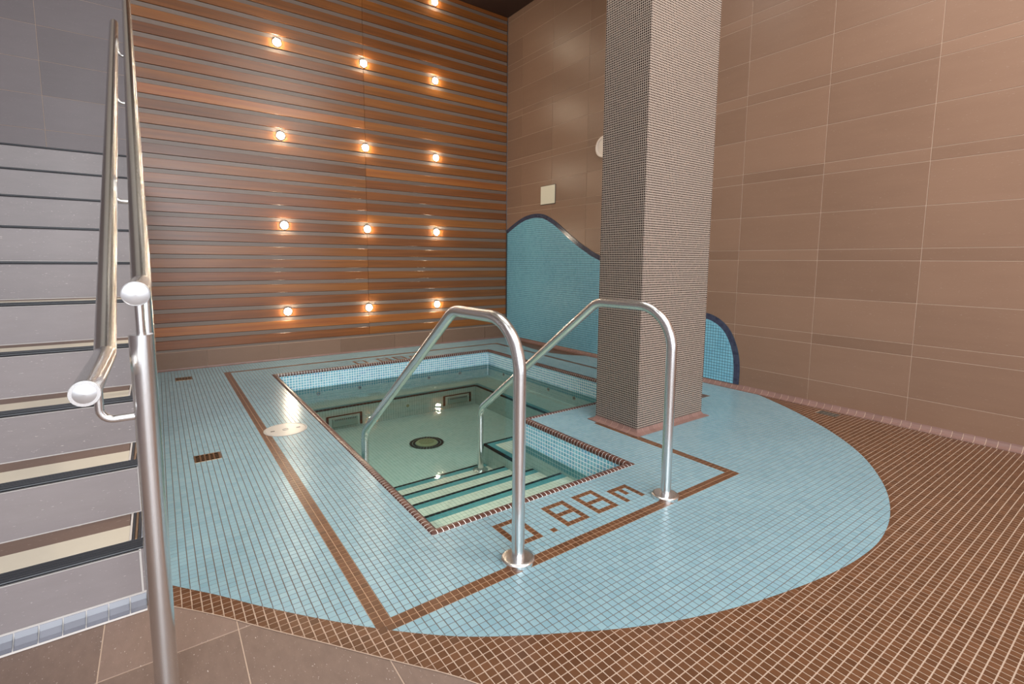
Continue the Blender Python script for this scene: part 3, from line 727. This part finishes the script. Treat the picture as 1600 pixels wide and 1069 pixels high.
# offset curve inward (below / left of the outer line)
inn = []
for i, p in enumerate(wv):
    a = Vector(wv[max(i-1, 0)]); b = Vector(wv[min(i+1, len(wv)-1)]); t = (b-a).normalized(); n_ = Vector((-t.y, t.x))
    inn.append(Vector(p)+n_*BWD)      # towards the panel: down, then towards larger y at the upright end
poly_out = [(YB, wv[0][1])] + [tuple(p) for p in wv] + [(YB, .036)]
bed = MB(tuple(Vector(wave.location)/S))
wvp = [tuple(p) for p in wv]
pts = []
for p in wvp: pts += [(XW+.0012, min(p[0], YB), p[1]), (XW+.0012, min(p[0], YB), .036)]
for i in range(len(wvp)-1): bed.poly([pts[2*i], pts[2*i+2], pts[2*i+3], pts[2*i+1]])
for i in range(len(wvp)-1):
    a, b = wvp[i], wvp[i+1]; bed.poly([(XW+.0012, a[0], a[1]), (XW+.0012, b[0], b[1]), (XR+.002, b[0], b[1]), (XR+.002, a[0], a[1])])
bed.obj('grout_bed', m_wvgrout, wave)
ipoly = [(YB+.05, inn[0].y)] + [tuple(p) for p in inn] + [(inn[-1].x, 0), (YB+.05, 0)]
iy, iz = np.meshgrid(np.arange(80, 240), np.arange(0, 75), indexing='ij')
cyy = iy*P+P/2; czz = .036+iz*P+P/2
nin = sum(inside_np(ipoly, cyy+sx*P/2, czz+sz*P/2).astype(int) for sx in (-1, 1) for sz in (-1, 1))
full = (nin == 4) & (cyy < YB-P/2)
cen = np.stack([np.full(full.sum(), XW), cyy[full], czz[full]], 1)
stuff_tiles('mosaic_tiles', cen, (0,1,0), (0,0,1), (-1,0,0), P/2-.0015, P/2-.0015, m_wave, wave, depth=.0015, bev=.0006)
cut = MB(tuple(Vector(wave.location)/S))
for a, b in zip(*np.nonzero((nin > 0) & (nin < 4) & (cyy < YB-P/2))):
    y, z = cyy[a, b], czz[a, b]; s0, s1 = near_seg(ipoly, y, z)
    nx, ny = -(s1[1]-s0[1]), s1[0]-s0[0]; L = math.hypot(nx, ny)
    left = inside(ipoly, (s0[0]+s1[0])/2+nx/L*.003, (s0[1]+s1[1])/2+ny/L*.003)
    q = clip(sq(y, z, P/2-.0009), s0, s1, left)
    if len(q) > 2:
        A = sum(q[i][0]*q[(i+1) % len(q)][1]-q[(i+1) % len(q)][0]*q[i][1] for i in range(len(q)))/2
        if A > 0: q = q[::-1]
        cut.poly([(XW, u_, v_) for u_, v_ in q])
cut.obj('cut_tiles', m_wave, wave, kind='stuff')
# navy border: two rows of pieces following the curve
acc = [0]
for i in range(1, len(wvp)): acc.append(acc[-1]+(Vector(wvp[i])-Vector(wvp[i-1])).length)
def at_len(t):
    t = max(0, min(t, acc[-1]-1e-6)); i = 0
    while acc[i+1] < t: i += 1
    f = (t-acc[i])/(acc[i+1]-acc[i]); return Vector(wvp[i]).lerp(Vector(wvp[i+1]), f), inn[i].lerp(inn[i+1], f)
N = int(acc[-1]/P); bp_ = acc[-1]/N; bm_ = 0
far = MB(tuple(Vector(wave.location)/S))
for i in range(N):
    o0, n0 = at_len(i*bp_+.001); o1, n1 = at_len((i+1)*bp_-.001)
    if o0.x > YB: continue
    for r_ in range(2):
        f0, f1 = (.02, .48) if r_ == 0 else (.52, .98)
        q = [o0.lerp(n0, f0), o1.lerp(n1, f0), o1.lerp(n1, f1), o0.lerp(n0, f1)]
        A = sum(q[k2].x*q[(k2+1) % 4].y-q[(k2+1) % 4].x*q[k2].y for k2 in range(4))
        if A > 0: q = q[::-1]
        pts = [(XW-.0006, min(p.x, YB), p.y) for p in q]+[(XW+.001, min(p.x, YB), p.y) for p in q]
        F = [(0, 1, 2, 3), (0, 4, 5, 1), (1, 5, 6, 2), (2, 6, 7, 3), (3, 7, 4, 0)]
        if i > N-45:
            mb = MB(pts[0]); mb.raw(pts, F); mb.obj('border_tile', m_navy, wave)
        else: far.raw(pts, F)
far.obj('border_tiles', m_navy, wave, kind='stuff')

# ---------------------------------------------------------------- staircase
st = MB((SX, 1.7, 0)).box((-1.75, 3.886+.03, 0), (SX-.004, YB, 1.62)).obj('stairs', m_grey, kind='structure')
ST0 = Vector(st.location)/S
R_, H_ = .24288, .16057
for k_ in range(10):
    y0 = 1.70+R_*k_; zt = .1731+H_*k_; zb = (.0385 if k_ == 0 else .1731+H_*(k_-1)+.006); yn = y0+R_ if k_ < 9 else y0+.03
    MB((SX, y0, 0)).box((-1.75, y0+.008, 0), (SX-.004, yn+.008, zt)).obj('step_core', m_stair, st)
    for a, b in ((-1.75, -.87), (-.87, SX-.010)):
        MB((a, y0, zb)).box((a+.001, y0, zb+.003), (b-.001, y0+.012, zt-.0075), .0008).obj('riser_tile', m_stair, st)
    if k_ < 5: MB((SX, y0, zt)).box((-1.75, y0-.0008, zt-.0072), (SX-.008, y0+.010, zt-.0055)).obj('grout_line', m_white, st)
    MB((SX, y0, zb)).box((-1.75, y0+.0008, zb-.001), (SX-.008, y0+.010, zb+.0030)).obj('grout_line', m_white, st)
    MB((SX-.010, y0, zb)).box((SX-.011, y0-.0008, zb), (SX-.006, y0+.012, zt)).obj('grout_line', m_white, st)
    MB((SX-.003, y0, zb)).box((SX-.006, y0+.001, 0), (SX, yn+.001, zt)).obj('side_tile', m_stair, st)
    # nosing: rounded black strip with a metal lip
    nb_ = MB((SX, y0, zt)); nb_.tube([(-1.75, y0+.003, zt+.001), (SX-.001, y0+.003, zt+.001)],   .0045, 10).obj('nosing_lip', m_nose, st, smooth=True)
    ns = MB((SX, y0, zt))
    ns.box((-1.75, y0+.004, zt), (SX-.001, y0+.052, zt+.0066), .0008)
    for i in range(3): ns.box((-1.75, y0+.014+.013*i, zt+.0066), (SX-.001, y0+.018+.013*i, zt+.0078))
    ns.obj('nosing', m_nose, st)
    if k_ < 9:
        MB((SX, y0, zt)).box((-1.75, y0+.053, zt), (SX-.034, y0+.155, zt+.0064), .0006).obj('tread_strip', m_cream2, st)
        MB((SX, y0, zt)).box((-1.75, y0+.156, zt), (SX-.036, y0+R_, zt+.0062), .0006).obj('tread_tile', m_dtread, st)
        MB((SX, y0, zt)).box((SX-.034, y0+.053, zt), (SX-.029, y0+R_, zt+.008)).obj('edge_trim', m_white, st)
        for i, mt in enumerate((m_nose, m_brass, m_nose, m_metal)):
            MB((SX, y0, zt)).box((SX-.028+.007*i, y0+.053, zt), (SX-.0225+.007*i, y0+R_, zt+.0066), .0008).obj('edge_strip', mt, st)
    else:
        MB((SX, y0, zt)).box((-1.75, y0+.053, zt), (SX, YB, zt+.006)).obj('landing', m_dtread, st)
# cove tiles along the first riser
for i in range(35):
    x1 = -.114-.0475*(i-1); x0 = x1-.0475; x1 = min(x1, SX)
    if x1-x0 < .01: continue
    L = x1-x0; mb = MB((x0, 1.70, 0)); pr_ = [(-.030, 0), (-.030, .006), (-.020, .010), (-.008, .022), (-.002, .036), (.004, .037)]
    pts = [(x0+.0014, 1.70+a, z) for a, z in pr_]+[(x1-.0014, 1.70+a, z) for a, z in pr_]
    mb.raw(pts, [(k2, 6+k2, 7+k2, k2+1) for k2 in range(5)]+[tuple(range(6)), tuple(range(11, 5, -1))]); mb.obj('cove_tile', m_scove, st)
gb = MB((SX, 1.7, 0)); pr_ = [(-.034, 0), (-.031, .003), (-.020, .008), (-.008, .020), (-.001, .034), (-.001, .0415), (.01, .0415)]
pts = [(-1.75, 1.70+a, z) for a, z in pr_]+[(SX, 1.70+a, z) for a, z in pr_]
gb.raw(pts, [(k2, 7+k2, 8+k2, k2+1) for k2 in range(6)]+[tuple(range(13, 6, -1))]); gb.obj('cove_grout', m_white, st)

# ---------------------------------------------------------------- stair handrail
TR = .0215
XU, XL = -.033, -.110
PY = 1.28
hr = empty('stair_handrail', (XU, PY, 0), 'double brushed steel handrail climbing beside the stairs on a thick round post', 'handrail')
O = (XU, PY, 0)
MB(O).tube([(XU, PY, 0), (XU, PY, .842)], .0225, 28).obj('post', m_steel, hr, smooth=True)
MB(O).lathe((XU, PY, 0), [(.031, 0), (.031, .003), (.024, .004)]).obj('base_flange', m_steel, hr, smooth=True)
MB(O).tube([(XU, PY, .842), (XU, PY, .925)], .0085, 14).obj('pin', m_steel, hr, smooth=True)
def rail(x, ya, za, yk, top_y, xt):
    d = Vector((0, R_, H_)).normalized(); sl = H_/R_
    path = [(x, ya, za), (x, yk-.012, za), (x, yk-.004, za+.001), (x+.0, yk+.008, za+.008*sl+.0005)]
    n = 12
    for i in range(1, n+1):
        y = yk+.008+(top_y-yk-.008)*i/n; path.append((x+(xt-x)*i/n, y, za+(y-yk)*sl))
    return path
ru = rail(XU, 1.115, .936, 1.555, 4.3, -.062); sl = H_/R_
MB(O).tube(ru, TR, 24, False).obj('upper_rail', m_steel, hr, smooth=True)
rl = rail(XL, 1.075, .772, 1.49, 3.98, -.125)
MB(O).tube(rl, TR, 24, True).obj('lower_rail', m_steel, hr, smooth=True)
for x, ya, za in ((XU, 1.115, .936), (XL, 1.075, .772)):
    MB(O).lathe((x, ya+.004, za), [(TR+.0006, -.002), (TR+.0006, .002), (TR*.9, .0036), (0, .0062)], (0, -1, 0), 28).obj('end_cap', m_cap, hr, smooth=True)
def arc(p, q, r_, c, n=6): return [tuple(Vector(p).lerp(Vector(q), 0))]
def bracket(y, zr_l):
    z0 = zr_l-TR+.004; zb = z0-.085; r_ = .024; pth = [(XL, y, z0), (XL, y, zb+r_)]
    for i in range(1, 7):
        t = i/6*math.pi/2; pth.append((XL+r_*(1-math.cos(t)), y, zb+r_*(1-math.sin(t))))
    pth.append((XU-.018, y, zb)); MB(O).tube(pth, .0078, 12).obj('bracket', m_steel, hr, smooth=True)
bracket(PY, .772)
for y in (2.30, 3.12, 3.75): bracket(y, .772+(y-1.49)*sl)
for y in (2.30, 3.75):
    zt = .936+(y-1.555)*sl; xx = XU+(-.062-XU)*(y-1.56)/2.74
    zf = .1731+H_*int((y-1.70)/R_)
    MB(O).tube([(xx, y, zf), (xx, y, zt-.085)], .0215, 20).obj('post', m_steel, hr, smooth=True)
    MB(O).tube([(xx, y, zt-.085), (xx, y, zt-.01)], .0085, 12).obj('pin', m_steel, hr, smooth=True)

# ---------------------------------------------------------------- grab rails at the pool steps
def fillet(pts, rad, n=10):
    out = [Vector(pts[0])]
    for i in range(1, len(pts)-1):
        a, b, c = Vector(pts[i-1]), Vector(pts[i]), Vector(pts[i+1]); u1 = (a-b).normalized(); u2 = (c-b).normalized()
        ang = u1.angle(u2); d = rad[i-1]/math.tan(ang/2); p1 = b+u1*d; p2 = b+u2*d
        cen = b+(u1+u2).normalized()*(rad[i-1]/math.sin(ang/2)); v1 = p1-cen; v2 = p2-cen; th = v1.angle(v2)
        for k2 in range(n+1):
            t = k2/n; out.append(cen+(v1*math.sin((1-t)*th)+v2*math.sin(t*th))/math.sin(th))
    out.append(Vector(pts[-1])); return out
def grab(x, lab, zfoot, yfoot, y0, zt=.812):
    e = empty('grab_rail', (x, y0, 0), lab, 'grab rail', 'steel grab rails at the pool steps'); o = (x, y0, 0)
    pth = fillet([(x, y0, .012), (x, y0, zt), (x, 1.68, zt-.004), (x, yfoot, .012), (x, yfoot, zfoot)], [.17, .13, .12], 12)
    MB(o).tube(pth, TR, 26).obj('tube', m_steel, e, smooth=True)
    MB(o).lathe((x, y0, 0), [(.056, 0), (.056, .012), (.053, .0155), (.045, .017), (.0225, .0175), (.0225, .022)], seg=40).obj('flange', m_steel, e, smooth=True)
    MB(o).lathe((x, yfoot, zfoot), [(.052, -.002), (.052, .008), (.046, .012), (.0225, .013), (.0225, .016)], seg=40).obj('foot_flange', m_steel, e, smooth=True)
grab(.93, 'steel grab rail at the near left corner of the pool steps, left of the pair', -.42+.0665*0, 2.745, 1.245)
grab(1.717, 'steel grab rail in front of the mosaic column, right of the pair', -.42, 2.735, 1.247)

# ---------------------------------------------------------------- wall lamps
rows = [(3.885, 'top row'), (3.038, 'second row from the top'), (2.185, 'third row from the top'), (1.333, 'fourth row from the top'), (.482, 'bottom row')]
cols = [(1.044, 'left'), (1.873, 'middle'), (2.702, 'right')]
lm = None
for z, rn in rows:
    for x, cn in cols:
        e = empty('wall_lamp', (x, YB, z), 'glowing round lamp in the slat wall, %s, %s column' % (rn, cn), 'wall lamp', 'round lamps in the slat wall')
        if lm is None:
            lm = (MB().lathe((0, 0, 0), [(.042, 0), (.042, .004), (.036, .008), (.031, .006)], (0, -1, 0), 24).mesh('ring', m_ring, True),
                  MB().lathe((0, 0, 0), [(.032, .004), (.031, .014), (.024, .024), (.012, .030), (0, .0315)], (0, -1, 0), 24).mesh('lens', m_lamp, True))
        link('ring', lm[0], e); link('lens', lm[1], e)

# ---------------------------------------------------------------- small fittings
def sq_grate(b, lab, mat, along):
    x0, y0, x1, y1 = b; e = empty('floor_grate', ((x0+x1)/2, (y0+y1)/2, 0), lab, 'floor drain', 'rectangular floor grates'); o = tuple(Vector(e.location)/S)
    MB(o).box((x0+.002, y0+.002, -.003), (x1-.002, y1-.002, -.0008)).obj('pit', m_hole, e)
    w = .007
    MB(o).box((x0, y0, -.001), (x1, y0+w, .0016)).box((x0, y1-w, -.001), (x1, y1, .0016)).box((x0, y0+w, -.001), (x0+w, y1-w, .0016)).box((x1-w, y0+w, -.001), (x1, y1-w, .0016)).obj('frame', mat, e)
    mb = MB(o); n = 5
    for i in range(1, n):
        x = x0+w+(x1-x0-2*w)*i/n; mb.box((x-.0035, y0+w, -.001), (x+.0035, y1-w, .0012))
    for i in range(1, 4):
        y = y0+w+(y1-y0-2*w)*i/4; mb.box((x0+w, y-.0035, -.001), (x1-w, y+.0035, .0010))
    mb.obj('grid', mat, e)
sq_grate(GR1, 'small rusty rectangular floor grate in the blue deck, the nearer one beside the stairs', m_brass, 0)
sq_grate(GR2, 'small dark rectangular floor grate in the blue deck, the farther one by the slat wall', m_brass, 0)
sq_grate(GR3, 'small grey floor grate in the brown mosaic at the foot of the right wall', m_greygr, 0)
e = empty('skimmer_lid', (LID[0], LID[1], 0), 'round pale grey lid set in the blue deck left of the pool', 'lid'); o = (LID[0], LID[1], 0)
MB(o).lathe(o, [(LID[2]+.004, -.0008), (LID[2]+.004, .0022), (LID[2]-.003, .0030), (LID[2]-.005, .0016)], seg=48).obj('rim', m_lid, e, smooth=True)
MB(o).lathe(o, [(LID[2]-.006, -.0008), (LID[2]-.006, .0020), (0, .0024)], seg=48).obj('disc', m_lid, e, smooth=True)
MB(o).lathe(o, [(.018, .002), (.018, .0040), (.014, .0042), (.014, .0026), (0, .0026)], seg=24).obj('hub', m_lid, e)
for sx in (-1, 1):
    c = (LID[0]+sx*.07, LID[1]-.0, 0); MB(o).box((c[0]-.011, c[1]-.006, .002), (c[0]+.011, c[1]+.006, .0027)).obj('finger_slot', m_nose, e)
# cover plate and clock on the right wall
yA, yB_ = 4.333, 4.587; z0, z1 = 1.661, 1.868
e = empty('cover_plate', (XR, (yA+yB_)/2, z0), 'blank cream square cover plate on the right wall above the wave panel', 'wall plate'); o = tuple(Vector(e.location)/S)
MB(o).box((XR-.008, yA, z0), (XR, yB_, z1), .002).obj('plate', m_plastic, e)
MB(o).box((XR-.004, yA-.006, z0-.006), (XR-.0004, yB_+.004, z1+.005)).obj('gasket', m_backing, e)
cy2, cz2, cr = 3.590, 2.147, .104
e = empty('wall_clock', (XR, cy2, cz2), 'round white wall clock half hidden behind the mosaic column', 'clock'); o = (XR, cy2, cz2)
MB(o).lathe(o, [(cr, 0), (cr, .022), (cr-.006, .028), (cr-.022, .026), (cr-.024, .016)], (-1, 0, 0), 48).obj('rim', m_clockr, e, smooth=True)
MB(o).lathe(o, [(cr-.023, 0), (cr-.023, .014), (0, .014)], (-1, 0, 0), 48).obj('face', m_clockf, e)
tk = MB(o)
for i in range(12):
    a = 2*math.pi*i/12; c = Vector((XR-.0148, cy2+math.cos(a)*(cr-.036), cz2+math.sin(a)*(cr-.036)))
    tk.box((c.x-.0006, c.y-.004, c.z-.006), (c.x+.0006, c.y+.004, c.z+.006))
tk.obj('hour_marks', m_nose, e, kind='stuff')
hd = MB(o); hd.box((XR-.018, cy2-.003, cz2), (XR-.016, cy2+.003, cz2+.05)); hd.box((XR-.018, cy2-.07, cz2-.002), (XR-.016, cy2, cz2+.003)); hd.obj('hands', m_nose, e)
